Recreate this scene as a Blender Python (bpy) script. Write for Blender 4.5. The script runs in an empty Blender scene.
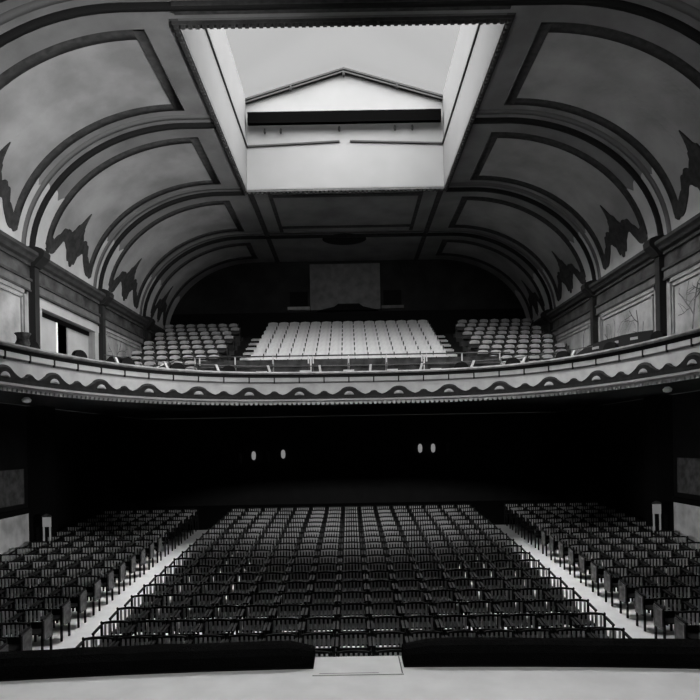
import bpy, bmesh, math, random
from mathutils import Vector, Matrix
R = math.radians
random.seed(7)
C = bpy.context.scene.collection
sc = bpy.context.scene

# ---------------------------------------------------------------- camera, world, lights, exposure
H = 3.89                       # camera height above the front of the stalls floor
cam_d = bpy.data.cameras.new('camera'); cam = bpy.data.objects.new('camera', cam_d); C.objects.link(cam)
cam_d.sensor_width = 36; cam_d.lens = 36*600/700; cam_d.shift_y = 93/700
cam_d.clip_end = 300
cam.matrix_world = Matrix.Translation((0, 0, H)) @ Matrix.Rotation(R(90), 4, 'X') @ Matrix.Rotation(R(-1.0), 4, 'Z')
sc.camera = cam
sc.view_settings.view_transform = 'Standard'; sc.view_settings.look = 'None'
sc.view_settings.exposure = 0; sc.view_settings.gamma = 1; sc.view_settings.use_curve_mapping = False

w = bpy.data.worlds.new('overcast_sky'); sc.world = w; w.use_nodes = True
w.node_tree.nodes['Background'].inputs[0].default_value = (1, 1, 1, 1)
w.node_tree.nodes['Background'].inputs[1].default_value = 0.54

def sun(name, strength, angle, tilt, side):
    d = bpy.data.lights.new(name, 'SUN'); d.energy = strength; d.angle = R(angle)
    o = bpy.data.objects.new(name, d); C.objects.link(o)
    o.rotation_euler = (R(tilt), R(side), 0)     # light travels towards the rear of the hall
    return o
sun('overcast_daylight', 40.0, 120, 8, 0)
sun('daylight_from_right', 24.0, 60, 10, 55)
sun('daylight_from_left', 22.0, 60, 10, -55)
sun('daylight_from_stage_side', 2.0, 40, 46, 2)

def area(name, loc, target, size, size_y, power):
    d = bpy.data.lights.new(name, 'AREA'); d.shape = 'RECTANGLE'; d.size = size; d.size_y = size_y; d.energy = power
    o = bpy.data.objects.new(name, d); C.objects.link(o)
    o.location = loc
    o.rotation_euler = (Vector(target) - Vector(loc)).to_track_quat('-Z', 'Y').to_euler()
    return o
area('added_hall_fill', (2.0, 4.6, 10.6), (-1.5, 20, 9.5), 8, 1.2, 25)  # added weak fill for the hall, no known lamp
area('added_stage_fill', (0, 3.5, 11.5), (0, 3.5, 0), 12, 4, 170).data.spread = R(70)  # added overhead fill that brightens the stage floor
def spot(name, loc, target, cone, power):
    d = bpy.data.lights.new(name, 'SPOT'); d.energy = power; d.spot_size = R(cone); d.spot_blend = 1; d.shadow_soft_size = .6
    o = bpy.data.objects.new(name, d); C.objects.link(o); o.location = loc
    o.rotation_euler = (Vector(target) - Vector(loc)).to_track_quat('-Z', 'Y').to_euler()
spot('added_vault_fill', (6.0, 5.2, 4.5), (-7.6, 18.0, 12.0), 44, 17000)  # added fill from below, brightens the left vault
spot('added_vault_fill', (-6.0, 5.2, 4.5), (8.0, 17.0, 11.5), 48, 2000)  # weaker added fill for the right vault
spot('added_gallery_fill', (0, 4.2, 10.6), (0, 20, 6.0), 56, 6500)  # added fill for the gallery front and the far chair slats
spot('added_side_fill', (5.2, 5.5, 3.4), (-9.2, 16.6, 1.9), 17, 3500)  # added low fills for the lower side walls and notice boards
spot('added_side_fill', (-5.2, 5.5, 3.4), (9.2, 16.6, 1.9), 17, 3000)

# ---------------------------------------------------------------- materials
def mat(name, g, rough=.8, spec=.3, var=0.0, scale=3.0, detail=5, bump=0.0, bscale=20.0, metal=0, coat=0):
    m = bpy.data.materials.new(name); m.use_nodes = True
    nt = m.node_tree; b = nt.nodes['Principled BSDF']
    b.inputs['Base Color'].default_value = (g, g, g, 1); b.inputs['Roughness'].default_value = rough
    b.inputs['Specular IOR Level'].default_value = spec; b.inputs['Metallic'].default_value = metal
    if coat: b.inputs['Coat Weight'].default_value = coat
    tc = nt.nodes.new('ShaderNodeTexCoord')
    if var:
        n = nt.nodes.new('ShaderNodeTexNoise'); n.inputs['Scale'].default_value = scale; n.inputs['Detail'].default_value = detail
        nt.links.new(tc.outputs['Object'], n.inputs['Vector'])
        r = nt.nodes.new('ShaderNodeValToRGB')
        lo, hi = g*(1-var), g*(1+var)
        r.color_ramp.elements[0].position = .33; r.color_ramp.elements[1].position = .67
        r.color_ramp.elements[0].color = (lo, lo, lo, 1); r.color_ramp.elements[1].color = (hi, hi, hi, 1)
        nt.links.new(n.outputs['Fac'], r.inputs['Fac']); nt.links.new(r.outputs['Color'], b.inputs['Base Color'])
    if bump:
        n2 = nt.nodes.new('ShaderNodeTexNoise'); n2.inputs['Scale'].default_value = bscale; n2.inputs['Detail'].default_value = 6
        nt.links.new(tc.outputs['Object'], n2.inputs['Vector'])
        bp = nt.nodes.new('ShaderNodeBump'); bp.inputs['Strength'].default_value = bump; bp.inputs['Distance'].default_value = .03
        nt.links.new(n2.outputs['Fac'], bp.inputs['Height']); nt.links.new(bp.outputs['Normal'], b.inputs['Normal'])
    return m
def emis(name, g, s):
    m = bpy.data.materials.new(name); m.use_nodes = True
    b = m.node_tree.nodes['Principled BSDF']
    b.inputs['Base Color'].default_value = (g, g, g, 1)
    b.inputs['Emission Color'].default_value = (1, 1, 1, 1); b.inputs['Emission Strength'].default_value = s
    return m
def glass(name):
    m = bpy.data.materials.new(name); m.use_nodes = True; nt = m.node_tree
    for n in list(nt.nodes): nt.nodes.remove(n)
    out = nt.nodes.new('ShaderNodeOutputMaterial'); mx = nt.nodes.new('ShaderNodeMixShader')
    t = nt.nodes.new('ShaderNodeBsdfTransparent'); t.inputs[0].default_value = (.96, .96, .96, 1)
    gl = nt.nodes.new('ShaderNodeBsdfGlossy'); gl.inputs['Roughness'].default_value = .15
    mx.inputs[0].default_value = .05
    nt.links.new(t.outputs[0], mx.inputs[1]); nt.links.new(gl.outputs[0], mx.inputs[2]); nt.links.new(mx.outputs[0], out.inputs[0])
    return m
M = dict(
    plaster=mat('pale_plaster', .27, .85, .2, .12, 1.3, 6, .15, 8),
    vaultf=mat('panel_field_paint', .25, .9, .1, .24, .7, 6, .2, 10),
    vault=mat('vault_plaster', .15, .9, .15, .22, .8, 6, .2, 10),
    stencil=mat('dark_stencil_paint', .035, .9, .1, .3, 6, 5),
    rib=mat('dark_rib_paint', .012, .9, .1),
    vaultp=mat('pale_lower_vault', .40, .9, .1, .12, 1.2, 6, .2, 10),  # paler tone on the lower vault and beside the ribs
    rear_shade=mat('shaded_rear_plaster', .016, .9, .1, .3, 1),  # shade at the rear of the hall put into a near-black wall colour
    ribline=mat('grey_moulding_paint', .10, .9, .1),
    cornice=mat('brown_cornice_paint', .032, .8, .2, .3, 4, 5),
    frieze=mat('mottled_frieze', .04, .85, .2, .7, 2.2, 6, .3, 5),
    pilaster=mat('dark_pilaster', .012, .7, .2),
    archi=mat('grey_architrave_paint', .085, .85, .2, .25, 3),
    wallu=mat('upper_wall_paint', .22, .85, .2, .2, 1.5, 6),
    mural=mat('worn_mural_plaster', .22, .85, .2, .35, 1.4, 9, .2, 6),
    branch=mat('painted_branches', .08, .9, .1, .4, 5),
    lower=mat('shaded_dark_boarding', .006, .7, .2, .3, 2),  # dark boarding, colour lowered further to hold the shade under the gallery
    dado=mat('pale_dado_paint', .62, .8, .2, .3, 2, 6),
    black=mat('black_paint', .006, .9, .05),
    void=mat('unlit_slot_black', .0012, 1, 0),
    gable=mat('dimmed_gable_plaster', .105, .9, .1, .05, .8, 4),  # lighter copy of the shaft plaster, evens out the daylight on the gable
    white=mat('dimmed_shaft_plaster', .052, .9, .1, .05, .8, 4),  # white shaft walls darkened in colour to offset the strong daylight
    whiteline=mat('grey_glazing_lead', .13, .9, .1),
    parapet=mat('cream_parapet_paint', .33, .7, .3, .12, 3, 6),
    relief=mat('dark_gilded_relief', .010, .7, .15, .4, 8),
    cap=mat('worn_parapet_cap', .13, .7, .3, .4, 5),
    boards=mat('pale_stalls_floor_boards', .74, .6, .3, .06, 3, 6),
    stage=mat('pale_stage_boards', .58, .7, .3, .07, 2.5, 8),
    wood=mat('near_black_chair_wood', .006, .6, .2),
    slatw=mat('varnished_chair_slats', .42, .4, .4),
    endw=mat('mottled_end_panel', .075, .5, .4, .6, 9, 5),
    cover=mat('pale_seat_cover', .37, .85, .1, .12, 6, 4),
    cover2=mat('grey_seat_cover', .32, .85, .1, .15, 6, 4),
    iron=mat('dark_cast_iron', .02, .5, .3),
    softline=mat('grey_shaft_moulding', .022, .9, .1), frame=mat('panel_frame_paint', .2, .8, .2, .2, 3),
    paleiron=mat('pale_painted_iron', .32, .5, .3),
    carpet_shade=mat('dark_carpet_and_shade', .01, 1, .0),  # serves the gallery carpet and the painted shade on the stalls floor
    step=mat('pale_step_boards', .35, .8, .1, .1, 5),
    deck=mat('dark_gallery_boards', .03, .8, .1, .2, 3),
    drape=mat('dark_grey_drape', .03, .95, .05, .5, 3, 6, .4, 9),
    velvet=mat('black_velvet_trough_cover', .006, 1, .0, .4, 30, 4, .6, 60),
    booth=mat('grey_booth_boarding', .10, .9, .1, .2, 3),
    glass=glass('clear_roof_glass'),
    lampg=emis('dim_lamp_glass', .3, .22),
    panelw=mat('white_board', .75, .7, .2),
    cloth=mat('grey_cloth', .06, .95, .05, .6, 9, 4),
)

# ---------------------------------------------------------------- mesh helpers
def link(name, bm, m, parent=None, smooth=False):
    me = bpy.data.meshes.new(name); bm.normal_update(); bm.to_mesh(me); bm.free()
    for x in (m if isinstance(m, (list, tuple)) else [m]): me.materials.append(x)
    if smooth:
        for p in me.polygons: p.use_smooth = True
    o = bpy.data.objects.new(name, me); C.objects.link(o)
    if parent: o.parent = parent
    return o
def empty(name, loc=(0, 0, 0)):
    o = bpy.data.objects.new(name, None); C.objects.link(o); o.location = loc; o.empty_display_size = .1
    return o
def tag(o, label=None, cat=None, group=None, kind=None):
    if label: o['label'] = label
    if cat: o['category'] = cat
    if group: o['group'] = group
    if kind: o['kind'] = kind
    return o
def box(bm, x0, x1, y0, y1, z0, z1, mi=0):
    v = [bm.verts.new(p) for p in ((x0,y0,z0),(x1,y0,z0),(x1,y1,z0),(x0,y1,z0),(x0,y0,z1),(x1,y0,z1),(x1,y1,z1),(x0,y1,z1))]
    for f in ((0,3,2,1),(4,5,6,7),(0,1,5,4),(1,2,6,5),(2,3,7,6),(3,0,4,7)):
        bm.faces.new([v[i] for i in f]).material_index = mi
def bx(*a):
    bm = bmesh.new(); box(bm, *a); return bm
def tube(bm, pts, r, n=6, closed=False):
    pts = [Vector(p) for p in pts]; rings = []
    for i, p in enumerate(pts):
        a = pts[max(i-1, 0)]; b = pts[min(i+1, len(pts)-1)]; d = (b-a).normalized()
        u = d.cross(Vector((0, 0, 1)))
        if u.length < .1: u = Vector((1, 0, 0))
        u.normalize(); v = d.cross(u)
        rr = r[i] if isinstance(r, (list, tuple)) else r
        rings.append([bm.verts.new(p + u*math.cos(2*math.pi*k/n)*rr + v*math.sin(2*math.pi*k/n)*rr) for k in range(n)])
    for i in range(len(rings)-1):
        for k in range(n):
            bm.faces.new((rings[i][k], rings[i][(k+1) % n], rings[i+1][(k+1) % n], rings[i+1][k]))
    bm.faces.new(rings[0]); bm.faces.new(list(reversed(rings[-1])))
def lathe(bm, prof, n=16, c=(0, 0, 0)):
    rings = [[bm.verts.new((c[0]+r*math.cos(2*math.pi*k/n), c[1]+r*math.sin(2*math.pi*k/n), c[2]+z)) for k in range(n)] for r, z in prof]
    for i in range(len(rings)-1):
        for k in range(n): bm.faces.new((rings[i][k], rings[i][(k+1) % n], rings[i+1][(k+1) % n], rings[i+1][k]))
    bm.faces.new(list(reversed(rings[0]))); bm.faces.new(rings[-1])
def prism(bm, outline, axis, a0, a1, mi=0):
    # outline of 2D points, extruded along axis ('x': points are (y,z); 'y': points are (x,z))
    f = (lambda p, a: (a, p[0], p[1])) if axis == 'x' else (lambda p, a: (p[0], a, p[1]))
    A = [bm.verts.new(f(p, a0)) for p in outline]; B = [bm.verts.new(f(p, a1)) for p in outline]
    n = len(outline)
    for i in range(n): bm.faces.new((A[i], A[(i+1) % n], B[(i+1) % n], B[i])).material_index = mi
    bm.faces.new(A).material_index = mi; bm.faces.new(list(reversed(B))).material_index = mi

# ---------------------------------------------------------------- main dimensions
W = 9.5                      # half width of the hall
YF, YB = 6.8, 31.8           # proscenium wall, rear wall
SPR = H + 5.80               # springing of the coves (top of the cornice)
CX, CA, CB = 4.8, 4.7, 3.85  # cove: centre |x|, half axes
ZC = SPR + CB                # flat ceiling
COLS = [8.2, 13.1, 18.0, 22.9, 27.8]
SX, SY0, SY1 = 3.72, 13.75, 22.7   # skylight opening
SLOPE = .0617
def zf(y): return SLOPE*(y-9.6)    # stalls floor

# ---------------------------------------------------------------- stalls floor, stage
bm = bmesh.new()
prism(bm, [(YF+.2, zf(YF+.2)), (30, zf(30)), (30, zf(30)-.3), (YF+.2, zf(YF+.2)-.3)], 'x', -W, W)
floor = tag(link('floor', bm, M['boards']), kind='structure')
bm = bmesh.new(); prism(bm, [(22.15, zf(22.15)+.012), (27.6, zf(27.6)+.012), (27.6, zf(27.6)-.01), (22.15, zf(22.15)-.01)], 'x', -W, W)
link('cross_aisle_shade', bm, M['carpet_shade'], floor)  # dark sheet painting the gallery's shade onto the pale floor
STG = 1.10
def lip(x): return 7.84 - x*x/77
bm = bmesh.new()
N = 24; top = []; bot = []
xs = [-W + 2*W*i/N for i in range(N+1)]
T0 = [bm.verts.new((x, -5, STG)) for x in xs]; T1 = [bm.verts.new((x, lip(x), STG)) for x in xs]
B1 = [bm.verts.new((x, lip(x), -.6)) for x in xs]
for i in range(N):
    bm.faces.new((T0[i], T0[i+1], T1[i+1], T1[i])); bm.faces.new((T1[i], T1[i+1], B1[i+1], B1[i]))
stage = tag(link('stage_floor', bm, M['stage']), kind='structure')
# raised prompter's board in the gap between the two troughs
bm = bmesh.new()
box(bm, -.50, .60, 7.20, 7.80, STG, STG+.012)
tag(link('stage_hatch', bm, M['stage'], stage))
bm = bmesh.new()
for x0, x1, y in ((-.42, .30, 7.24), ): box(bm, x0, x1, y, y+.008, STG+.012, STG+.014)
box(bm, .575, .59, 7.22, 7.78, STG+.012, STG+.016)
tag(link('hatch_joint', bm, M['ribline'], stage))
def trough(x0, x1, label):
    o = empty('footlight_trough', ((x0+x1)/2, 7.6, STG)); cx = (x0+x1)/2
    n = 20
    prof = [(-.20, 0), (-.20, .17), (-.14, .245), (-.04, .275), (.08, .27), (.16, .22), (.18, .10), (.18, 0)]
    bm = bmesh.new(); rings = []
    for i in range(n+1):
        x = x0 + (x1-x0)*i/n
        e = .75 if i in (0, n) else 1
        rings.append([bm.verts.new((x-cx, lip(x)-.2-7.6+p[0]*e, p[1]*e*(1+random.uniform(-.03, .03)) )) for p in prof])
    for i in range(n):
        for k in range(len(prof)-1): bm.faces.new((rings[i][k], rings[i][k+1], rings[i+1][k+1], rings[i+1][k]))
    bm.faces.new(rings[0]); bm.faces.new(list(reversed(rings[-1])))
    link('cover', bm, M['velvet'], o)
    bm = bmesh.new()
    pts = [(x0+(x1-x0)*i/n-cx, lip(x0+(x1-x0)*i/n)-.40-7.6, .012) for i in range(n+1)]
    tube(bm, pts, .012, 4); link('base_strip', bm, M['black'], o)
    return tag(o, label, 'footlights')
trough(-7.0, -.50, 'long black padded footlight cover on the stage edge, left of the central gap')
trough(.62, 7.0, 'long black padded footlight cover on the stage edge, right of the central gap')

# stage house behind the camera and proscenium wall (closes the room)
bm = bmesh.new()
box(bm, -W-.3, -W, -5, YF, -.5, 13.6); box(bm, W, W+.3, -5, YF, -.5, 13.6)
tag(link('wall_stage_sides', bm, M['wallu']), kind='structure')
tag(link('wall_stage_back', bx(-W-.3, W+.3, -5.3, -5, -.5, 13.6), M['wallu']), kind='structure')
tag(link('ceiling_stage', bx(-W-.3, W+.3, -5.3, YF+.3, 13.6, 13.8), M['black']), kind='structure')
bm = bmesh.new()
box(bm, -W-.3, -8.2, YF, YF+.3, -.5, 14); box(bm, 8.2, W+.3, YF, YF+.3, -.5, 14); box(bm, -8.2, 8.2, YF, YF+.3, 12.0, 14)
tag(link('wall_proscenium', bm, M['wallu']), kind='structure')

# ---------------------------------------------------------------- ceiling: flat middle and coves
NT = 60
def arc_table():
    t = [(0.0, 0.0)]; L = 0; n = 400; px, pz = CA, 0
    for i in range(1, n+1):
        a = math.pi/2*i/n; x, z = CA*math.cos(a), CB*math.sin(a)
        L += math.hypot(x-px, z-pz); px, pz = x, z; t.append((L, a))
    return t
AT = arc_table(); SL = AT[-1][0]
def cove(s, y, side, off=0.0):
    """point on the cove at arc length s above the cornice; beyond the arc it runs on along the flat ceiling"""
    if s >= SL: return Vector((side*(CX-(s-SL)), y, ZC-off))
    lo, hi = 0, len(AT)-1
    while hi-lo > 1:
        m = (lo+hi)//2
        if AT[m][0] <= s: lo = m
        else: hi = m
    a = AT[lo][1] + (AT[hi][1]-AT[lo][1])*(s-AT[lo][0])/max(1e-9, AT[hi][0]-AT[lo][0])
    nx, nz = math.cos(a)/CA, math.sin(a)/CB; l = math.hypot(nx, nz)
    return Vector((side*(CX+CA*math.cos(a)-off*nx/l), y, SPR+CB*math.sin(a)-off*nz/l))
bm = bmesh.new()
for side in (-1, 1):
    g = [[bm.verts.new(cove(SL*i/NT, y, side)) for y in (YF+.1, YB)] for i in range(NT+1)]
    for i in range(NT): bm.faces.new((g[i][0], g[i][1], g[i+1][1], g[i+1][0]))
def quadz(bm, x0, x1, y0, y1, z): bm.faces.new([bm.verts.new(p) for p in ((x0,y0,z),(x1,y0,z),(x1,y1,z),(x0,y1,z))])
quadz(bm, -CX, -SX, YF+.1, YB, ZC); quadz(bm, SX, CX, YF+.1, YB, ZC)
quadz(bm, -SX, SX, YF+.1, SY0, ZC); quadz(bm, -SX, SX, SY1, YB, ZC)
bmesh.ops.remove_doubles(bm, verts=bm.verts, dist=.001)
bmesh.ops.recalc_face_normals(bm, faces=bm.faces)
ceiling = tag(link('ceiling', bm, M['vault'], smooth=False), kind='structure')

def strip(bm, side, y0, y1, s0, s1, off, n=26, y0b=None):
    """raised band on the cove between two y values, running from s0 to s1"""
    R_ = []
    for i in range(n+1):
        s = s0+(s1-s0)*i/n
        R_.append([bm.verts.new(cove(s, y, side, o)) for y, o in ((y0, -.01), (y0, off), (y1, off), (y1, -.01))])
    for i in range(n):
        for k in range(3): bm.faces.new((R_[i][k], R_[i][k+1], R_[i+1][k+1], R_[i+1][k]))
    bm.faces.new(R_[0]); bm.faces.new(list(reversed(R_[-1])))
def plate(bm, side, yc, lo, hi, v0, v1, off, nv=40, ns=4):
    G = []
    for i in range(nv+1):
        v = v0+(v1-v0)*i/nv; a, b = lo(v), hi(v)
        if b < a+.004: b = a+.004
        G.append([bm.verts.new(cove(a, yc+v, side, -.01))] + [bm.verts.new(cove(a+(b-a)*k/ns, yc+v, side, off)) for k in range(ns+1)] + [bm.verts.new(cove(b, yc+v, side, -.01))])
    for i in range(nv):
        for k in range(len(G[0])-1): bm.faces.new((G[i][k], G[i+1][k], G[i+1][k+1], G[i][k+1]))
def interp(tab):
    def f(v):
        v = abs(v)
        for (a, p), (b, q) in zip(tab, tab[1:]):
            if v <= b: return p+(q-p)*(v-a)/max(1e-9, b-a)
        return tab[-1][1]
    return f
HI = interp([(0, 2.25), (.05, 2.05), (.10, 1.92), (.11, 1.80), (.22, 1.68), (.24, 1.52), (.34, 1.42), (.44, 1.36), (.62, 1.40), (.82, 1.30), (.98, 1.05), (1.14, .86), (1.32, .80), (1.55, .95)])
LO = interp([(0, .42), (.08, .50), (.12, .68), (.22, .60), (.30, .74), (.36, .90), (.55, 1.12), (.72, 1.08), (.88, .86), (1.02, .62), (1.25, .50), (1.42, .46), (1.55, .58)])
INNER = SL + (-.05)     # panel's inner border lies where the cove meets the flat
for i, yc in enumerate([(a+b)/2 for a, b in zip(COLS, COLS[1:])] + [29.85]):
    hw = (2.45 if i < 4 else 1.95) - .93
    for side in (-1, 1):
        bm = bmesh.new(); strip(bm, side, yc-hw-.15, yc-hw+.15, .6, INNER+.26, .035)
        link('panel_border', bm, M['stencil'], ceiling, True)
        bm = bmesh.new(); strip(bm, side, yc+hw-.15, yc+hw+.15, .6, INNER+.26, .035)
        link('panel_border', bm, M['stencil'], ceiling, True)
        bm = bmesh.new(); strip(bm, side, yc-hw-.15, yc+hw+.15, INNER, INNER+.26, .037, 2)
        link('panel_border', bm, M['stencil'], ceiling, True)
        bm = bmesh.new(); k = (hw+.1)/1.55
        plate(bm, side, yc, lambda v: LO(v/k)-.05-.06*abs(math.sin(v*9)), lambda v: HI(v/k)+.04+.08*abs(math.sin(v*11+1.2)), -hw-.12, hw+.12, .045, 60)
        link('leaf_ornament', bm, M['stencil'], ceiling, False)
    for side in (-1, 1):
        bm = bmesh.new(); plate(bm, side, yc, lambda v: LO(v/k)+.1, lambda v: INNER+.1, -hw, hw, .006, 24, 26)
        link('panel_field', bm, M['vaultf'], ceiling, False)
    for side in (-1, 1):
        bm = bmesh.new(); e = (2.45 if i < 4 else 1.95)-.08
        plate(bm, side, yc, lambda v: .01, lambda v: LO(v/k)+.02, -hw-.1, hw+.1, .012, 60)
        for q in (-1, 1):
            a, b = sorted((q*(hw+.1), q*e)); plate(bm, side, yc, lambda v: .01, lambda v: 1.95+.25*abs(math.sin(v*5)), a, b, .012, 12, 8)
        link('pale_lower_band', bm, M['vaultp'], ceiling, False)
for y in COLS:
    inopen = SY0 < y < SY1+.4
    for side in (-1, 1):
        send = SL + (CX-SX-.12 if inopen else CX)
        bm = bmesh.new(); strip(bm, side, y-.075, y+.075, 0, send, .11)
        link('rib', bm, M['rib'], ceiling, True)
        for dy in (-.42, ):
            bm = bmesh.new(); strip(bm, side, y+dy-.09, y+dy+.09, .1, send, .05)
            link('rib_moulding', bm, M['ribline'], ceiling, True)
# flat ceiling: beams flanking the skylight and going on to the rear, and borders of the rear panels
def cbox(name, x0, x1, y0, y1, d, m): return link(name, bx(x0, x1, y0, y1, ZC-d, ZC+.01), M[m], ceiling)
for s in (-1, 1):
    a, b = sorted((s*3.55, s*3.75)); cbox('ceiling_beam', a, b, SY1+.25, YB, .06, 'stencil')
    a, b = sorted((s*2.85, s*3.0)); cbox('ceiling_moulding', a, b, SY1+.35, 27.3, .04, 'stencil')
for y0, y1 in ((23.2, 23.42), (26.6, 26.8)): cbox('panel_border', -2.85, 2.85, y0, y1, .04, 'stencil')
for y0, y1 in ((27.25, 27.4),): cbox('ceiling_moulding', -3.5, 3.5, y0, y1, .05, 'ribline')
cbox('ceiling_beam', -SX, SX, 13.0, 13.3, .1, 'stencil')
# dark oval ventilator on the rear ceiling
bm = bmesh.new(); lathe(bm, [(.2, -.05), (.75, -.06), (1.0, -.02), (1.05, .01)], 28, (0, 0, 0))
vent = link('ceiling_rosette', bm, M['rib'], ceiling, True); vent.location = (-.1, 28.4, ZC-.01); vent.scale = (1.0, .75, 1)

# ---------------------------------------------------------------- skylight
sky = empty('window_1', (0, (SY0+SY1)/2, ZC)); tag(sky, kind='structure')
def slink(n, bm, m, smooth=False):
    bmesh.ops.translate(bm, verts=bm.verts, vec=-sky.location); return link(n, bm, M[m], sky, smooth)
ZL, ZE, ZR = H+11.3, H+13.1, H+14.2       # lower cornice, eaves, ridge
slink('shaft_wall', bx(-SX-.2, -SX, SY0-.2, SY1+.2, ZC-.02, ZE), 'white')
slink('shaft_wall', bx(SX, SX+.2, SY0-.2, SY1+.2, ZC-.02, ZE), 'white')
for y0, y1 in ((SY0-.2, SY0), (SY1, SY1+.2)):
    bm = bmesh.new(); prism(bm, [(-SX, ZC-.02), (SX, ZC-.02), (SX, ZE), (0, ZR), (-SX, ZE)], 'y', y0, y1); slink('gable_wall', bm, 'gable')
# cornice lines round the shaft
bm = bmesh.new(); box(bm, -SX, -SX+.05, SY0, SY1, ZL-.05, ZL+.02); slink('shaft_moulding', bm, 'softline')
bm = bmesh.new(); box(bm, SX-.05, SX, SY0, SY1, ZL-.05, ZL+.02); slink('shaft_moulding', bm, 'softline')
bm = bmesh.new(); prism(bm, [(-SX, ZL-.06), (-.2, ZL+.08), (-.2, ZL+.14), (-SX, ZL)], 'y', SY1-.05, SY1); slink('shaft_moulding', bm, 'softline')
bm = bmesh.new(); prism(bm, [(.2, ZL+.14), (SX, ZL), (SX, ZL-.06), (.2, ZL+.08)], 'y', SY1-.05, SY1); slink('shaft_moulding', bm, 'softline')
# dark slot beam across the rear gable
slink('tie_beam', bx(-SX+.1, SX-.1, SY1-.30, SY1-.12, H+12.00, H+12.42), 'void')
# raking gable mouldings with little drop ornaments
for s in (-1, 1):
    for dz, th, m in ((0, .07, 'whiteline'), (-.12, .06, 'whiteline')):
        bm = bmesh.new(); prism(bm, [(s*SX, ZE+dz-.05), (0, ZR+dz-.05), (0, ZR+dz-.05-th), (s*SX, ZE+dz-.05-th)], 'y', SY1-.12, SY1-.01); slink('raking_moulding', bm, 'softline')
for x, z in ((0, ZR-.3), (-2.0, ZE+.3), (2.0, ZE+.3), (-3.0, H+11.8), (-2.4, H+11.8), (-.2, H+11.85), (1.9, H+11.85), (2.55, H+11.85)):
    bm = bmesh.new(); lathe(bm, [(.015, -.12), (.05, -.05), (.05, .03), (.02, .1)], 8, (x, SY1-.1, z)); slink('drop_ornament', bm, 'rib', True)
# gabled roof: panes between light glazing bars
NP = 1
for s in (-1, 1):
    for i in range(NP):
        y0 = SY0+(SY1-SY0)*i/NP-.1; y1 = SY0+(SY1-SY0)*(i+1)/NP+.1
        bm = bmesh.new()
        a = [(0, y0, ZR), (0, y1, ZR), (s*SX, y1, ZE), (s*SX, y0, ZE)]
        bm.faces.new([bm.verts.new(p) for p in a]); slink('pane', bm, 'glass')
    for i in range(NP+1):
        y = SY0+(SY1-SY0)*i/NP
        bm = bmesh.new(); prism(bm, [(s*SX, ZE), (0, ZR), (0, ZR-.03), (s*SX, ZE-.03)], 'y', y-.008, y+.008); slink('glazing_bar', bm, 'whiteline')
# rope moulding round the opening
for x0, x1, y0, y1 in ((-SX-.16, -SX, SY0-.16, SY1+.16), (SX, SX+.16, SY0-.16, SY1+.16), (-SX, SX, SY0-.16, SY0), (-SX, SX, SY1, SY1+.16)):
    bm = bmesh.new(); box(bm, x0, x1, y0, y1, ZC-.09, ZC)
    L = max(x1-x0, y1-y0); n = int(L/.16)
    for k in range(n):
        t = (k+.5)/n; px = x0+(x1-x0)*t if x1-x0 > 1 else (x0+x1)/2; py = y0+(y1-y0)*t if y1-y0 > 1 else (y0+y1)/2
        box(bm, px-.045, px+.045, py-.045, py+.045, ZC-.14, ZC-.085)
    slink('bead_moulding', bm, 'cornice')

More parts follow.
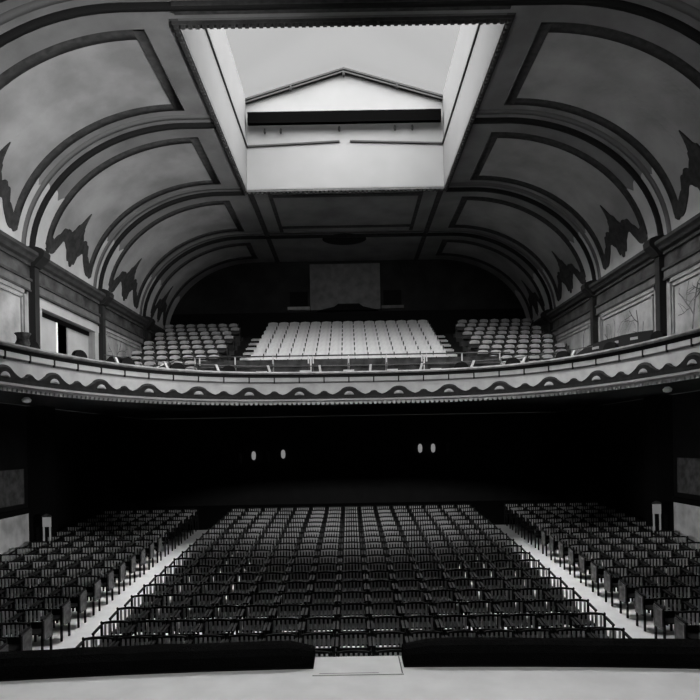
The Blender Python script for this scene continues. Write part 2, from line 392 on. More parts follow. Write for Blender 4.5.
# ---------------------------------------------------------------- side walls
GZ = H+1.25                                        # gallery soffit height
def wside(side):
    nm = 'left' if side < 0 else 'right'
    def X(a, b): return tuple(sorted((side*a, side*b)))
    bm = bmesh.new()
    x0, x1 = X(W, W+.3)
    if side < 0:
        box(bm, x0, x1, YF, 18.45, GZ, SPR+.6); box(bm, x0, x1, 22.3, YB, GZ, SPR+.6)
        box(bm, x0, x1, 18.45, 22.3, GZ, GZ+.1); box(bm, x0, x1, 18.45, 22.3, H+4.30, SPR+.6)
    else: box(bm, x0, x1, YF, YB, GZ, SPR+.6)
    wall = tag(link('wall_'+nm, bm, M['wallu']), kind='structure')
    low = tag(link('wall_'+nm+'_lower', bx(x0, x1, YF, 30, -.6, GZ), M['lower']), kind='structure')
    # pale dado and rail on the lower wall, between the front of the hall and the first pier
    a, b = X(W-.04, W)
    link('dado_panel', bx(a, b, YF+.3, 17.6, 0, 2.0), M['dado'], low)
    a, b = X(W-.08, W)
    link('dado_rail', bx(a, b, YF+.3, 17.6, 2.0, 2.16), M['black'], low)
    a, b = X(W-.03, W)
    link('wall_panel', bx(a, b, YF+.5, 17.4, 2.3, 3.3), M['branch'], low)
    for y in COLS[2:4]:
        a, b = X(W-.5, W); link('pier', bx(a, b, y-.35, y+.35, zf(y)-.05, GZ), M['black'], low)
    # entablature
    bm = bmesh.new(); pr = [(W+.02, SPR), (W-.36, SPR), (W-.36, SPR-.10), (W-.28, SPR-.16), (W-.22, SPR-.24), (W-.12, SPR-.28), (W-.12, SPR-.38), (W+.02, SPR-.38)]
    prism(bm, [(side*p, z) for p, z in pr], 'y', YF+.3, YB); link('cornice', bm, M['cornice'], wall)
    a, b = X(W-.05, W+.01); link('frieze', bx(a, b, YF+.3, YB, H+5.02, SPR-.38), M['frieze'], wall)
    bm = bmesh.new(); a, b = X(W-.13, W+.01); box(bm, a, b, YF+.3, YB, H+4.96, H+5.04); link('frieze_moulding', bm, M['cornice'], wall)
    bm = bmesh.new(); a, b = X(W-.07, W+.01); box(bm, a, b, YF+.3, YB, H+4.72, H+4.96); link('architrave', bm, M['archi'], wall)
    bm = bmesh.new(); a, b = X(W-.10, W+.01); box(bm, a, b, YF+.3, YB, H+4.66, H+4.72); link('architrave_fillet', bm, M['cornice'], wall)
    # pilasters and bracket capitals carrying the ribs
    for y in COLS:
        bm = bmesh.new(); a, b = X(W-.20, W+.01); box(bm, a, b, y-.13, y+.13, GZ+.1, SPR-.4)
        a, b = X(W-.25, W+.01); box(bm, a, b, y-.17, y+.17, GZ+.1, GZ+.5)
        p = link('pilaster', bm, M['pilaster'], wall)
        bm = bmesh.new()
        pr = [(W, SPR-.42), (W-.24, SPR-.38), (W-.38, SPR-.22), (W-.50, SPR-.10), (W-.52, SPR+.04), (W-.46, SPR+.13), (W-.30, SPR+.19), (W-.1, SPR+.21), (W, SPR+.21)]
        prism(bm, [(side*q, z) for q, z in pr], 'y', y-.20, y+.20); link('capital', bm, M['pilaster'], p)
    # panels in each bay
    bays = list(zip(COLS, COLS[1:])) + [(27.8, 31.8)]
    for i, (y0, y1) in enumerate(bays):
        y0 += .35; y1 -= .35
        if side < 0 and i == 2: continue
        z0, z1 = GZ+.5, H+4.66
        a, b = X(W-.02, W+.01); pn = link('wall_panel', bx(a, b, y0, y1, z0, z1), M['mural'], wall)
        bm = bmesh.new(); a, b = X(W-.07, W+.01)
        for w_, q in ((.12, 0), (.05, .22)):
            box(bm, a, b, y0+q, y0+q+w_, z0+q, z1-q); box(bm, a, b, y1-q-w_, y1-q, z0+q, z1-q)
            box(bm, a, b, y0+q, y1-q, z1-q-w_, z1-q); box(bm, a, b, y0+q, y1-q, z0+q, z0+q+w_)
        link('panel_frame', bm, M['frame'], pn)
        # painted tree branches: thin flat strokes on the plaster
        rnd = random.Random(50+i+(9 if side > 0 else 0)); bm = bmesh.new(); xx = side*(W-.028)
        def stroke(y, z, ang, L, w_, d):
            n = 5
            for k in range(n):
                ny, nz = y+math.cos(ang)*L/n, z+math.sin(ang)*L/n
                if not (y0+.4 < ny < y1-.4 and z < z1-.45): return
                py, pz = -math.sin(ang)*w_/2, math.cos(ang)*w_/2
                bm.faces.new([bm.verts.new(q) for q in ((xx, y+py, z+pz), (xx, ny+py, nz+pz), (xx, ny-py, nz-pz), (xx, y-py, z-pz))])
                y, z = ny, nz; ang += rnd.uniform(-.35, .35)
                if d and rnd.random() < .6: stroke(y, z, ang+rnd.choice((-.8, .8)), L*.6, w_*.6, d-1)
        for q in range(2 if side > 0 else 1): stroke(y0+(y1-y0)*(.25+.45*q), z0+.3, 1.3, 2.2, .07, 3)
        if len(bm.verts): link('painted_branch', bm, M['branch'], pn)
        else: bm.free()
    return wall, low
wl, wll = wside(-1); wr, wrl = wside(1)
# double doorway in the left wall, one leaf slid open
d1 = tag(empty('door_1', (-W, 20.4, GZ)), kind='structure')
def dl(n, m, *a):
    bm = bx(*a); bmesh.ops.translate(bm, verts=bm.verts, vec=-d1.location); return link(n, bm, M[m], d1)
dl('door_frame', 'plaster', -W-.02, -W+.10, 18.15, 18.45, GZ+.1, H+4.30)
dl('door_frame', 'plaster', -W-.02, -W+.10, 22.3, 22.6, GZ+.1, H+4.30)
dl('door_lintel', 'plaster', -W-.02, -W+.12, 18.15, 22.6, H+4.30, H+4.55)
dl('door_head', 'black', -W-.2, -W-.12, 18.45, 22.3, H+4.14, H+4.30)
dl('door_leaf', 'plaster', -W-.16, -W-.12, 18.45, 19.8, GZ+.1, H+4.14)
dl('door_leaf', 'plaster', -W-.20, -W-.16, 20.65, 22.3, GZ+.1, H+4.16)
dl('door_edge', 'panelw', -W-.17, -W-.10, 19.75, 19.85, GZ+.1, H+4.14)
dl('corridor_wall', 'black', -W-1.2, -W-1.1, 18.2, 22.5, GZ, H+4.5)
bm = bmesh.new()
box(bm, -W-1.2, -W-.3, 18.25, 18.45, GZ, H+4.5); box(bm, -W-1.2, -W-.3, 22.3, 22.5, GZ, H+4.5); box(bm, -W-1.2, -W-.3, 18.2, 22.5, H+4.4, H+4.6)
box(bm, -W-1.2, -W-.3, 18.2, 22.5, GZ-.1, GZ)
bmesh.ops.translate(bm, verts=bm.verts, vec=-d1.location); link('corridor_lining', bm, M['black'], d1)

# ---------------------------------------------------------------- rear walls
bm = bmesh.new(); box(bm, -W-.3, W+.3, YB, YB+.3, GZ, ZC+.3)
wb = tag(link('wall_back', bm, M['rear_shade']), kind='structure')
bm = bmesh.new(); box(bm, -W, W, YB-.1, YB, H+5, H+6.95)
prism(bm, [(-1.6, H+6.95), (-.7, H+7.15), (-.5, H+7.3), (.6, H+7.3), (.8, H+7.15), (1.6, H+6.95)], 'y', YB-.4, YB-.1)
link('dark_wainscot', bm, M['black'], wb)
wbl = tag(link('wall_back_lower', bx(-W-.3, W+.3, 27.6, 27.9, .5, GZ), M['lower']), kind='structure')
link('booth_panel', bx(-1.95, 1.72, YB-.35, YB, H+7.0, H+9.4), M['booth'], wb)
for n, xa, xb, pw in ((2, -3.15, -2.0, .5), (3, 1.80, 2.95, .12)):
    wi = tag(empty('window_%d' % n, ((xa+xb)/2, YB, H+7.2)), kind='structure')
    cx = (xa+xb)/2
    for nm, m, a in (('dark_opening', 'black', (xa-cx+.1, xb-cx-.1, -.06, -.0, 0, .85)), ('window_sill', 'frame' if pw > .3 else 'archi', (xa-cx, xb-cx, -.3, 0, -.16, 0))):
        link(nm, bx(*a), M[m], wi)

# ---------------------------------------------------------------- gallery (balcony)
A_, B_, Y0_, NN = 7.5, 11.0, 8.0, 3.0
raw = [(-A_, YF+.3)]
for i in range(401):
    th = math.pi - math.pi*i/400
    c, s = math.cos(th), math.sin(th)
    x = A_*math.copysign(abs(c)**(2/NN), c); y = Y0_+B_*abs(s)**(2/NN)
    raw.append((x, y))
raw.append((A_, YF+.3))
cum = [0]
for p, q in zip(raw, raw[1:]): cum.append(cum[-1]+math.hypot(q[0]-p[0], q[1]-p[1]))
PL = cum[-1]
def path(s):
    s = min(max(s, 0), PL)
    lo, hi = 0, len(cum)-1
    while hi-lo > 1:
        m = (lo+hi)//2
        if cum[m] <= s: lo = m
        else: hi = m
    t = (s-cum[lo])/max(1e-9, cum[hi]-cum[lo])
    return raw[lo][0]+(raw[hi][0]-raw[lo][0])*t, raw[lo][1]+(raw[hi][1]-raw[lo][1])*t
def pn(s, off, z):
    """point on the parapet: off = metres towards the stage"""
    x0, y0 = path(s-.15); x1, y1 = path(s+.15); dx, dy = x1-x0, y1-y0; l = math.hypot(dx, dy)
    x, y = path(s); return Vector((x+dy/l*off, y-dx/l*off, z))
def sweep(name, prof, m, parent, n=150, s0=0, s1=None, smooth=False):
    s1 = PL if s1 is None else s1
    bm = bmesh.new(); G = [[bm.verts.new(pn(s0+(s1-s0)*i/n, o, z)) for o, z in prof] for i in range(n+1)]
    k = len(prof)
    for i in range(n):
        for j in range(k): bm.faces.new((G[i][j], G[i][(j+1) % k], G[i+1][(j+1) % k], G[i+1][j]))
    bm.faces.new(G[0]); bm.faces.new(list(reversed(G[-1])))
    return link(name, bm, M[m], parent, smooth)
gal = empty('gallery', (0, 0, 0))
tag(gal, 'curved cream horseshoe gallery with scalloped dark relief along its front', 'balcony')
B0 = H+1.25; SM = PL/2
sweep('parapet_wall', [(0, B0+.18), (0, B0+.90), (-.16, B0+.90), (-.16, B0+.18)], 'parapet', gal)
sweep('top_rail', [(-.25, B0+.93), (.12, B0+.93), (.14, B0+.97), (.08, B0+1.02), (-.25, B0+1.02)], 'cap', gal)
sweep('rail_recess', [(-.2, B0+.84), (.02, B0+.84), (.03, B0+.93), (-.2, B0+.93)], 'rib', gal)
sweep('upper_band', [(-.02, B0+.70), (.045, B0+.71), (.045, B0+.83), (-.02, B0+.84)], 'parapet', gal)
sweep('band_grey_line', [(-.02, B0+.66), (.02, B0+.66), (.02, B0+.70), (-.02, B0+.70)], 'ribline', gal)  # thin grey fillet below the upper band
sweep('dark_base_band', [(-.02, B0+.17), (.05, B0+.17), (.05, B0+.25), (-.02, B0+.25)], 'relief', gal)
sweep('lower_moulding', [(-.16, B0+.03), (.02, B0+.03), (.05, B0+.08), (.13, B0+.10), (.14, B0+.15), (-.16, B0+.17)], 'parapet', gal)
dn = 0
bm = bmesh.new(); s = .3
while s < PL-.3:
    vs = [pn(a, o, z) for z in (B0-.02, B0+.05) for a, o in ((s-.045, 0), (s+.045, 0), (s+.045, .06), (s-.045, .06))]
    v = [bm.verts.new(p) for p in vs]
    for f in ((0,3,2,1),(4,5,6,7),(0,1,5,4),(1,2,6,5),(2,3,7,6),(3,0,4,7)): bm.faces.new([v[i] for i in f])
    s += .15
tag(link('dentils', bm, M['parapet'], gal), kind='stuff')
# scalloped relief: one festoon piece per bay, with a pale shell in the middle, ticks above
PER = 1.57
def fest(u):
    u = abs(u)
    h = .05 + .07*abs(math.cos(u/PER*2*math.pi*1.0))**2*0
    if u < .30: h = max(h, .06+.24*math.sqrt(max(0, 1-(u/.30)**2))**.8)
    else:
        t = (u-.30)/.32; h = max(h, .12*max(0, 1-t)**2+.05)
    e = PER/2-u
    if e < .15: h = max(h, .05+.13*math.sqrt(max(0, 1-(e/.15)**2)))
    elif e < .3: h = max(h, .05+.05*(1-(e-.15)/.15))
    return h
k = 0
nper = int(SM/PER-.5)
for j in range(-nper, nper+1):
    bm = bmesh.new(); G = []
    for i in range(37):
        u = -PER/2+PER*i/36; hh = fest(u)
        G.append([bm.verts.new(pn(SM+j*PER+u, o, z)) for o, z in ((-.01, B0+.24), (.045, B0+.24), (.06, B0+.24+hh*.8), (.03, B0+.24+hh), (-.01, B0+.24+hh))])
    for a, b in zip(G, G[1:]):
        for q in range(4): bm.faces.new((a[q], a[q+1], b[q+1], b[q]))
    bm.faces.new(G[0]); bm.faces.new(list(reversed(G[-1])))
    f = link('festoon', bm, M['relief'], gal, False)
    bm = bmesh.new(); n = 12; cvert = bm.verts.new(pn(SM+j*PER, .10, B0+.31)); ring = []
    for i in range(n+1):
        a = math.pi*i/n; ring.append(bm.verts.new(pn(SM+j*PER+.15*math.cos(a), .05, B0+.28+.12*math.sin(a))))
    for a, b in zip(ring, ring[1:]): bm.faces.new((cvert, a, b))
    bm.faces.new((cvert, ring[-1], ring[0])); link('shell_boss', bm, M['frame'], f)
    for q in (-.5, 0):
        s_ = SM+(j+q)*PER; vs = [pn(a, o, z) for z in (B0+.66, B0+.85) for a, o in ((s_-.02, 0), (s_+.02, 0), (s_+.02, .06), (s_-.02, .06))]
        bm = bmesh.new(); v = [bm.verts.new(p) for p in vs]
        for ff in ((0,3,2,1),(4,5,6,7),(0,1,5,4),(1,2,6,5),(2,3,7,6),(3,0,4,7)): bm.faces.new([v[i] for i in ff])
        link('band_tick', bm, M['relief'], gal)
# deck and soffit
bm = bmesh.new(); n = 120
ring = [pn(PL*i/n, -.05, 0) for i in range(n+1)]
for z0, z1 in ((B0+.02, B0+.2),):
    for a, b in zip(ring, ring[1:]):
        for z, o in ((z1, 1), (z0, -1)):
            pass
    # strips from parapet out to side walls / rear in three areas
def outer(p):
    # point on the outer boundary matching a parapet point
    if p.x < -5: 
        t = min(1, max(0, (p.x+A_)/2.5)); return Vector((-W, p.y+t*(YB-.2-p.y)*0+0, 0)) 
    if p.x > 5: return Vector((W, p.y, 0))
    return Vector((p.x, 27.7, 0))
O = []
for p in ring:
    if abs(p.x) > 6.6: O.append(Vector((math.copysign(W, p.x), p.y, 0)))
    else: O.append(None)
first = next(i for i, o in enumerate(O) if o is None); last = len(O)-1-next(i for i, o in enumerate(reversed(O)) if o is None)
for i in range(first, last+1):
    t = (i-first)/(last-first); yy = ring[first].y
    per = [(-W, yy), (-W, YB), (W, YB), (W, yy)]
    L = [YB-yy, 2*W, YB-yy]; d = t*sum(L)
    if d < L[0]: O[i] = Vector((-W, yy+d, 0))
    elif d < L[0]+L[1]: O[i] = Vector((-W+d-L[0], YB, 0))
    else: O[i] = Vector((W, YB-(d-L[0]-L[1]), 0))
for z in (B0+.2, B0+.02):
    V1 = [bm.verts.new((p.x, p.y, z)) for p in ring]; V2 = [bm.verts.new((p.x, p.y, z)) for p in O]
    for i in range(n):
        bm.faces.new((V1[i], V1[i+1], V2[i+1], V2[i]))
# plug corners of rear
for z in (B0+.2, B0+.02):
    bm.faces.new([bm.verts.new(p) for p in ((-W, 26, z-.001), (W, 26, z-.001), (W, YB, z-.001), (-W, YB, z-.001))])
link('deck', bm, M['deck'], gal)
# stepped seating
ROW, RISE = .80, .345
YR0 = 21.8
def zrow(y): return H+2.97+.431*(y-25)
NR = 12
pts = [(YR0-.5, B0+.15)]
for k in range(NR):
    y = YR0-.5+ROW*k; pts += [(y, zrow(YR0+ROW*k)), (y+ROW, zrow(YR0+ROW*k))]
pts += [(YB-.1, zrow(YR0+ROW*(NR-1))), (YB-.1, B0+.15)]
bm = bmesh.new(); prism(bm, pts, 'x', -W, W); link('stepped_tier', bm, M['deck'], gal)
for side in (-1, 1):
    for k in range(2, NR):
        y = YR0-.5+ROW*k; z1 = zrow(YR0+ROW*k); z0 = z1-RISE
        a, b = sorted((side*4.14, side*4.80))
        st = link('step', bx(a, b, y-.40, y+.02, z0-.01, z0+RISE*.50), M['step'], gal)
        link('step', bx(a, b, y-.02, y+.05, z0-.01, z1+.01), M['step'], gal)
        link('nosing_shadow', bx(a, b, y-.06, y-.0, z1-.07, z1+.015), M['black'], gal)  # black strip painting the shadow under each step's nosing
    bm = bmesh.new()
    for k in range(2, NR):
        y = YR0-.5+ROW*k; z1 = zrow(YR0+ROW*k); z0 = z1-RISE
        a, b = sorted((side*4.81, side*5.27))
        box(bm, a, b, y-.03, y+ROW, z0, z1+.02)
    link('aisle_carpet', bm, M['carpet_shade'], gal)

# ---------------------------------------------------------------- rails on the gallery
hr = empty('parapet_handrail', (0, 0, 0)); tag(hr, 'thin handrail on pale slanted braces above the gallery front', 'railing')
bm = bmesh.new(); tube(bm, [pn(SM-7.6+15.2*i/100, -.12, B0+1.22) for i in range(101)], .014, 6); link('rail', bm, M['iron'], hr, True)
for j in range(-nper, nper):
    s_ = SM+(j+.43)*PER
    x, y = path(s_); lean = .10*max(-1, min(1, x/3))
    if abs(x) > 7.3: continue
    bm = bmesh.new()
    v = [pn(s_-.035, -.05, B0+1.0), pn(s_+.035, -.05, B0+1.0), pn(s_+.035, -.11, B0+1.0), pn(s_-.035, -.11, B0+1.0)]
    u = [q + Vector((lean, 0, .24)) for q in v]
    vv = [bm.verts.new(q) for q in v+u]
    for ff in ((0,3,2,1),(4,5,6,7),(0,1,5,4),(1,2,6,5),(2,3,7,6),(3,0,4,7)): bm.faces.new([vv[i] for i in ff])
    if abs(s_-SM) < 7.7: link('brace', bm, M['paleiron'], hr)
    else: bm.free()
    if abs(x) > 3.2:       # dark half-round hoods next to the braces along the sides
        sg = -1 if x < 0 else 1
        bm = bmesh.new(); G = []
        for q in range(13):
            a = math.pi*q/12; G.append([bm.verts.new(pn(s_-sg*.03+sg*(-.26+.22*math.cos(a))*-1*-1, o, B0+1.02+.20*math.sin(a))) for o in (-.12, -.02)])
        for a, b in zip(G, G[1:]): bm.faces.new((a[0], a[1], b[1], b[0]))
        bm.faces.new([g[1] for g in G]); bm.faces.new([g[0] for g in reversed(G)])
        link('hood', bm, M['black'], hr)
for _ in ():
    pass
cr = empty('gallery_cross_rail', (0, 23.0, 0)); tag(cr, 'long straight rail on posts across the gallery seating, between lower and upper seats', 'railing')
zt = H+88*23/600; zb = zrow(22.6)
for nm, z, r in (('rail', zt, .028), ('lower_rail', zt-.40, .018)):
    bm = bmesh.new()
    tube(bm, [(-7.3, 0, z-(.35 if nm == 'rail' else 0)), (-6.4, 0, z), (6.2, 0, z)] if nm == 'rail' else [(-6.3, 0, z), (6.0, 0, z)], r, 6)
    link(nm, bm, M['iron'], cr, True)
for i in range(9):
    x = -5.8+1.45*i
    for dx in ((0,) if i % 3 else (-.09, .09)):
        bm = bmesh.new(); tube(bm, [(x+dx, 0, zb), (x+dx, 0, zt-.30)], .02, 6); bm2 = None
        link('post', bm, M['iron'], cr)
        bm = bmesh.new(); tube(bm, [(x+dx, 0, zt-.30), (x+dx, 0, zt)], .028, 6)
        link('post_top', bm, M['paleiron'], cr)
for i in range(8):
    x = -5.8+1.45*i
    link('cloth_panel', bx(x+.03, x+1.42, .03, .045, zb+.005, zt-.13), M['drape'], cr)
bm = bmesh.new(); tube(bm, [(-7.35, 0, zt-.36), (-6.45, 0, zt)], .03, 6); link('sloping_rail_end', bm, M['paleiron'], cr, True)

# ---------------------------------------------------------------- repeats
def copy_tree(o, parent=None):
    c = o.copy(); C.objects.link(c); c.parent = parent
    for ch in list(o.children): copy_tree(ch, c)
    return c
ORD = ['front', 'second', 'third', 'fourth', 'fifth', 'sixth', 'seventh', 'eighth', 'ninth', 'tenth', 'eleventh', 'twelfth', 'thirteenth', 'fourteenth', 'fifteenth', 'sixteenth', 'seventeenth', 'eighteenth', 'nineteenth']
def nth(i): return 'first' if i == 0 else ORD[i]

# gallery seats -----------------------------------------------------
def gallery_seat(side_block):
    o = empty('theatre_chair')
    cm = M['cover2'] if side_block else M['cover']
    hw = .215 if side_block else .258
    z0, z1 = (.65, .80) if side_block else (.44, .82)
    bm = bmesh.new()
    out = [(-hw, z0), (hw, z0), (hw, z1-.07), (hw-.05, z1-.015), (0, z1+.01), (-hw+.05, z1-.015), (-hw, z1-.07)]
    prism(bm, out, 'y', -.03, .05); link('backrest', bm, cm, o)
    bm = bmesh.new(); box(bm, -hw, hw, -.36, -.04, .40, .48); link('seat', bm, M['iron'] if side_block else cm, o)
    bm = bmesh.new(); box(bm, .262, .281, -.30, .06, 0, .62); link('arm_standard', bm, cm if not side_block else M['iron'], o)
    bm = bmesh.new(); box(bm, .261, .282, -.34, .0, .62, .66); lathe(bm, [(.02, .66), (.026, .70), (.026, .76), (.015, .80)], 6, (.2715, -.06, 0)); link('armrest', bm, M['iron'], o)
    if side_block:
        bm = bmesh.new(); box(bm, -.25, .25, .052, .075, .10, .78); link('back_panel', bm, M['iron'], o)
    return o
g_c = gallery_seat(False); g_s = gallery_seat(True); used = {id(g_c): 0, id(g_s): 0}
def gseat(src, x, y, z, label, group):
    o = src if not used[id(src)] else copy_tree(src)
    used[id(src)] = 1; o.location = (x, y, z); tag(o, label, 'seat', group)
PG = .543
for k in range(2, 12):
    y = YR0+ROW*k; z = zrow(y); kk = k-2
    rn = 'bottom row' if kk == 0 else (nth(kk)+' row from bottom' if kk < 9 else 'top row')
    for i in range(15):
        gseat(g_c, (i-7)*PG, y, z+.001, 'pale covered gallery seat, centre block, %s, %s from left aisle' % (rn, nth(i)), 'pale seats in the centre block of the gallery')
    for i in range(7):
        for s, nm in ((-1, 'left'), (1, 'right')):
            gseat(g_s, s*(5.60+i*PG+(.24 if k % 2 else 0)), y, z+.001, 'grey gallery seat, %s block, %s, %s from the aisle' % (nm, rn, nth(i)), 'grey seats in the %s block of the gallery' % nm)
# the row below, mostly hidden by the gallery front
bm = bmesh.new(); y = YR0+ROW-.2; z = zrow(y+.2)+.001
for i in range(-15, 16, 3):
    x = i*PG
    if 4.1 < abs(x) < 5.4: continue
    box(bm, x-.2, x+.2, y-.03, y+.05, z+.5, z+.8); box(bm, x+.25, x+.29, y-.3, y+.05, z, z+.6); box(bm, x-.2, x+.2, y-.36, y-.04, z+.40, z+.46)
tag(link('covered_chair_row', bm, M['cover2']), 'lowest row of gallery seats, mostly hidden behind the curved front', 'seats', kind='stuff')

# stalls chairs -----------------------------------------------------
P, DP, NROW = .593, .728, 19
def arch_rail(bm, hw, y, z0, z1, rise, th):
    n = 6; T = []
    for i in range(n+1):
        x = -hw+2*hw*i/n; r = rise*(1-(x/hw)**2)
        T.append([bm.verts.new(p) for p in ((x, y, z0+r), (x, y, z1+r), (x, y+th, z1+r), (x, y+th, z0+r))])
    for a, b in zip(T, T[1:]):
        for k in range(4): bm.faces.new((a[k], b[k], b[(k+1) % 4], a[(k+1) % 4]))
    bm.faces.new(T[0]); bm.faces.new(list(reversed(T[-1])))
def chair_parts():
    parts = []
    bm = bmesh.new(); prism(bm, [(-.24, .43), (-.25, .455), (.14, .435), (.15, .41)], 'x', -.235, .235); parts.append(('seat', bm, 'wood'))
    bm = bmesh.new()
    arch_rail(bm, .265, .17, .735, .775, .03, .03)
    box(bm, -.24, .24, .165, .19, .33, .55)
    for s in (-1, 1):
        a, b = sorted((s*.235, s*.27)); box(bm, a, b, .16, .195, .43, .745)
        lathe(bm, [(.012, .74), (.022, .765), (.018, .79), (.006, .80)], 6, (s*.255, .178, 0))
    parts.append(('back_frame', bm, 'wood'))
    bm = bmesh.new()
    for i in range(6):
        x = -.19+.38*i/5; box(bm, x-.018, x+.018, .168, .182, .54, .76)
    parts.append(('slats', bm, 'slatw'))
    for s in (-1, 1):
        bm = bmesh.new(); a, b = sorted((s*.24, s*.285))
        prism(bm, [(-.16, .665), (-.16, .69), (.17, .735), (.17, .71)], 'x', a, b)
        c, d = sorted((s*.25, s*.275)); box(bm, c, d, -.155, -.12, .43, .67)
        parts.append(('armrest', bm, 'wood'))
        for y0, y1, zt_ in ((-.16, -.12, .43), (.155, .195, .43)):
            bm = bmesh.new(); c, d = sorted((s*.238, s*.272)); box(bm, c, d, y0, y1, 0, zt_); parts.append(('leg', bm, 'wood'))
    return parts
def make_chair():
    o = empty('stalls_chair')
    for n, bm, m in chair_parts(): link(n, bm, M[m], o)
    return o
slots = []
for k in range(NROW):
    y = 8.872+DP*k
    for i in range(15): slots.append((y, k, 'c', i, (i-7)*P))
    for i in range(6):
        for s in (-1, 1): slots.append((y, k, 'l' if s < 0 else 'r', i, s*(5.62+P/2+i*P)))
vis = [s for s in slots if abs(s[4])-.35 < s[0]*350/600+.1]
vis.sort(key=lambda s: (s[0], abs(s[4])))
near, far = vis[:300], vis[300:]
proto = make_chair(); first_used = False
pan = {}
for y, k, b, i, x in near:
    o = copy_tree(proto) if first_used else proto
    first_used = True
    o.location = (x, y, zf(y)+.003)
    rn = 'front row' if k == 0 else ORD[k]+' row from stage'
    if b == 'c': lab = 'dark slat-back chair, centre block, %s, %s from left aisle' % (rn, nth(i)); grp = 'dark chairs in the centre block of the stalls'
    else:
        nm = 'left' if b == 'l' else 'right'
        lab = 'dark slat-back chair, %s block, %s, %s from the aisle' % (nm, rn, nth(i)); grp = 'dark chairs in the %s block of the stalls' % nm
    tag(o, lab, 'chair', grp)
    if b != 'c' and i == 0:       # mottled paler end panel facing the aisle
        s = 1 if b == 'l' else -1
        if s not in pan:
            bm = bmesh.new(); c, d = sorted((s*.28, s*.30))
            prism(bm, [(-.15, .30), (-.15, .66), (.15, .71), (.15, .30)], 'x', c, d)
            c, d = sorted((s*.298, s*.306))
            for y0, y1, z0, z1 in ((-.15, -.12, .30, .66), (.12, .15, .30, .70), (-.15, .15, .30, .33), (-.15, .15, .635, .66)): box(bm, c, d, y0, y1, z0, z1, 1)
            pan[s] = link('end_panel', bm, [M['endw'], M['cap']], o); pan[s]['label'] = 'mottled paler end panel facing the aisle'
        else:
            c_ = pan[s].copy(); C.objects.link(c_); c_.parent = o
# the rest of the stalls chairs, further back: one object
mats = {'wood': 0, 'slatw': 1}
verts, faces, mi = [], [], []
tv, tf, tm = [], [], []
for n, bm, m in chair_parts():
    bm.verts.index_update(); b0 = len(tv); tv += [tuple(v.co) for v in bm.verts]
    for f in bm.faces: tf.append([b0+v.index for v in f.verts]); tm.append(mats[m])
    bm.free()
for y, k, b, i, x in far:
    b0 = len(verts); z = zf(y)+.003
    verts += [(vx+x, vy+y, vz+z) for vx, vy, vz in tv]
    faces += [[b0+q for q in f] for f in tf]; mi += tm
me = bpy.data.meshes.new('rear_stalls_chairs'); me.from_pydata(verts, [], faces); me.materials.append(M['wood']); me.materials.append(M['slatw'])
me.polygons.foreach_set('material_index', mi)
o = bpy.data.objects.new('rear_stalls_chairs', me); C.objects.link(o)
tag(o, 'farthest rows of dark slat-back chairs in the shade under the gallery', 'chairs', kind='stuff')

# ---------------------------------------------------------------- small things
def stand(x, y, z0, z1, s, label):
    o = empty('notice_stand', (x, y, zf(y)))
    zz = zf(y)
    link('board', bx(-.12, .12, -.015, .015, z0-zz, z1-zz), M['panelw'], o)
    bm = bmesh.new(); prism(bm, [(-.15, z1-zz), (.15, z1-zz), (.11, z1-zz+.05), (0, z1-zz+.1), (-.11, z1-zz+.05)], 'y', -.02, .02); link('top_piece', bm, M['cloth'], o)
    for q in (-.09, .09): link('leg', bx(q-.02, q+.02, -.015, .015, 0, z0-zz), M['panelw'], o)
    link('foot', bx(-.15, .15, -.12, .12, 0, .03), M['iron'], o)
    tag(o, label, 'notice board', 'notice boards by the side piers')
stand(-8.76, 17.26, 1.63, 1.91, 1, 'small white board on two legs beside the dark pier, left side of stalls')
stand(8.79, 17.26, 1.70, 1.98, 1, 'small pale board on two legs beside the dark pier, right side of stalls')
def wall_lamp(x, z, label, m='lampg', sc_=1):
    o = empty('wall_lamp', (x, 27.6, z))
    bm = bmesh.new(); lathe(bm, [(.02, -.20), (.08, -.15), (.10, 0), (.08, .15), (.02, .20)], 10, (0, -.14, 0)); link('globe', bm, M[m], o, True)
    bm = bmesh.new(); box(bm, -.03, .03, -.14, 0, -.26, -.20); box(bm, -.05, .05, -.03, 0, -.32, -.1); link('bracket', bm, M['iron'], o)
    tag(o, label, 'lamp', 'small oval lamps on the dark wall under the gallery')
# positions measured at the lower rear wall
for px, py, m, lab in ((240, 456, 'cloth', 'unlit outermost small oval lamp, left group under the gallery'),
                    (253.5, 454, 'lampg', 'brightest small oval lamp, left group under the gallery'),
                    (268, 454, 'cloth', 'unlit small oval lamp between the two lit ones, left group under gallery'),
                    (283, 453, 'lampg', 'rightmost dimly lit oval lamp, left group under the gallery'),
                    (420, 449.5, 'lampg', 'leftmost lit oval lamp, right group under the gallery'),
                    (433, 449.5, 'lampg', 'second lit oval lamp, right group under the gallery'),
                    (448, 448, 'cloth', 'unlit rightmost oval lamp, right group under the gallery')):
    wall_lamp((px-350)/600*27.46, H-(py-443)/600*27.46, lab, m)
for x, y, nm in ((-7.85, 14.6, 'left'), (7.85, 14.8, 'right')):
    o = empty('soffit_lamp', (x, y, B0+.02))
    bm = bmesh.new(); lathe(bm, [(.03, -.16), (.09, -.14), (.11, -.08), (.05, -.02)], 12); link('shade', bm, M['panelw'], o, True)
    bm = bmesh.new(); lathe(bm, [(.015, -.03), (.015, .0), (.04, .0)], 8); link('stem', bm, M['iron'], o)
    tag(o, 'small pale lamp under the %s arm of the gallery' % nm, 'lamp')
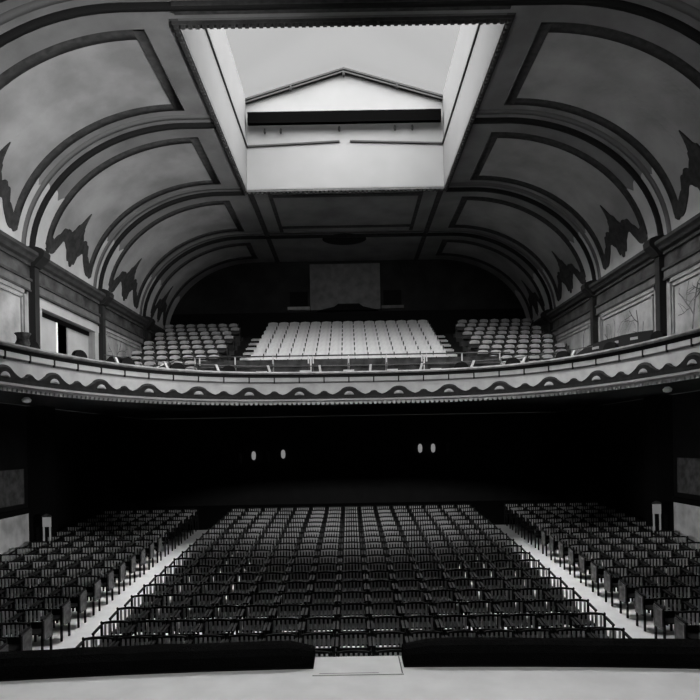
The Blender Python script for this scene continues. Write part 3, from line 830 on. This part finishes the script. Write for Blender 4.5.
# cloth bundle on the left arm of the gallery front
def near_s(x, y):
    return min((math.hypot(path(PL*i/2000)[0]-x, path(PL*i/2000)[1]-y), PL*i/2000) for i in range(2001))[1]
s_ = near_s(-7.35, 13.4); p = pn(s_, -.06, B0+1.02)
o = empty('cloth_bundle', p)
bm = bmesh.new(); n = 18; rings = []
for z, r in ((0, .12), (.06, .14), (.16, .11), (.24, .12), (.30, .16), (.32, .10)):
    rings.append([bm.verts.new((r*(1+.22*math.sin(k*2.9+z*9))*math.cos(2*math.pi*k/n)*1.1, r*(1+.22*math.sin(k*2.1+z*7))*math.sin(2*math.pi*k/n)*.8, z)) for k in range(n)])
for a, b in zip(rings, rings[1:]):
    for k in range(n): bm.faces.new((a[k], a[(k+1) % n], b[(k+1) % n], b[k]))
bm.faces.new(rings[-1]); link('folded_cloth', bm, M['cloth'], o, True)
tag(o, 'crumpled grey cloth bundle on the left arm of the gallery front', 'cloth')
# dark boarded partitions at the ends of the gallery seating
def partition(pts, ztops, z0, label, plates=()):
    o = empty('box_partition', (pts[0][0], pts[0][1], z0)); bm = bmesh.new(); G = []
    ox, oy = pts[0]; n = len(pts)
    for i, (x, y) in enumerate(pts):
        a = pts[max(i-1, 0)]; b = pts[min(i+1, n-1)]; dx, dy = b[0]-a[0], b[1]-a[1]; l = math.hypot(dx, dy); nx, ny = -dy/l*.03, dx/l*.03
        G.append([bm.verts.new(q) for q in ((x-ox+nx, y-oy+ny, 0), (x-ox+nx, y-oy+ny, ztops[i]-z0), (x-ox-nx, y-oy-ny, ztops[i]-z0), (x-ox-nx, y-oy-ny, 0))])
    for a, b in zip(G, G[1:]):
        for k in range(4): bm.faces.new((a[k], a[(k+1) % 4], b[(k+1) % 4], b[k]))
    bm.faces.new(G[0]); bm.faces.new(list(reversed(G[-1]))); link('boarding', bm, M['rib'], o)
    for t, l in plates:
        i = int(t); f = t-i; (x0, y0), (x1, y1) = pts[i], pts[i+1]; L = math.hypot(x1-x0, y1-y0); ux, uy = (x1-x0)/L, (y1-y0)/L
        cx, cy = x0+(x1-x0)*f-ox, y0+(y1-y0)*f-oy; zz = ztops[i]+(ztops[i+1]-ztops[i])*f-z0-.22
        sg = -1 if ux*1 < 0 else 1
        nx, ny = -uy, ux
        if ny > 0: nx, ny = -nx, -ny
        bm = bmesh.new(); P_ = [(cx+nx*.035, cy+ny*.035), (cx+nx*.035+ux*l, cy+ny*.035+uy*l), (cx+nx*.05+ux*l, cy+ny*.05+uy*l), (cx+nx*.05, cy+ny*.05)]
        v = [bm.verts.new((p[0], p[1], z)) for z in (zz, zz+.08) for p in P_]
        for ff in ((0,3,2,1),(4,5,6,7),(0,1,5,4),(1,2,6,5),(2,3,7,6),(3,0,4,7)): bm.faces.new([v[q] for q in ff])
        link('pale_plate', bm, M['frame'], o)
    tag(o, label, 'partition')
partition([(9.35, 18.4), (9.1, 18.7), (8.8, 19.2), (8.5, 19.9), (8.25, 20.6), (8.1, 21.3)], [H+3.30, H+3.31, H+3.30, H+3.26, H+3.2, H+3.0], B0+.2,
          'dark curved boarding with small pale plates on the right arm of the gallery', ((1.1, .25), (2.2, .14), (3.3, .3)))
partition([(-9.4, 22.6), (-9.0, 22.65), (-8.6, 22.7), (-8.3, 22.75)], [H+3.0, H+3.42, H+3.42, H+3.42], zrow(22.6),
          'small dark boarding at the left end of the gallery seating')
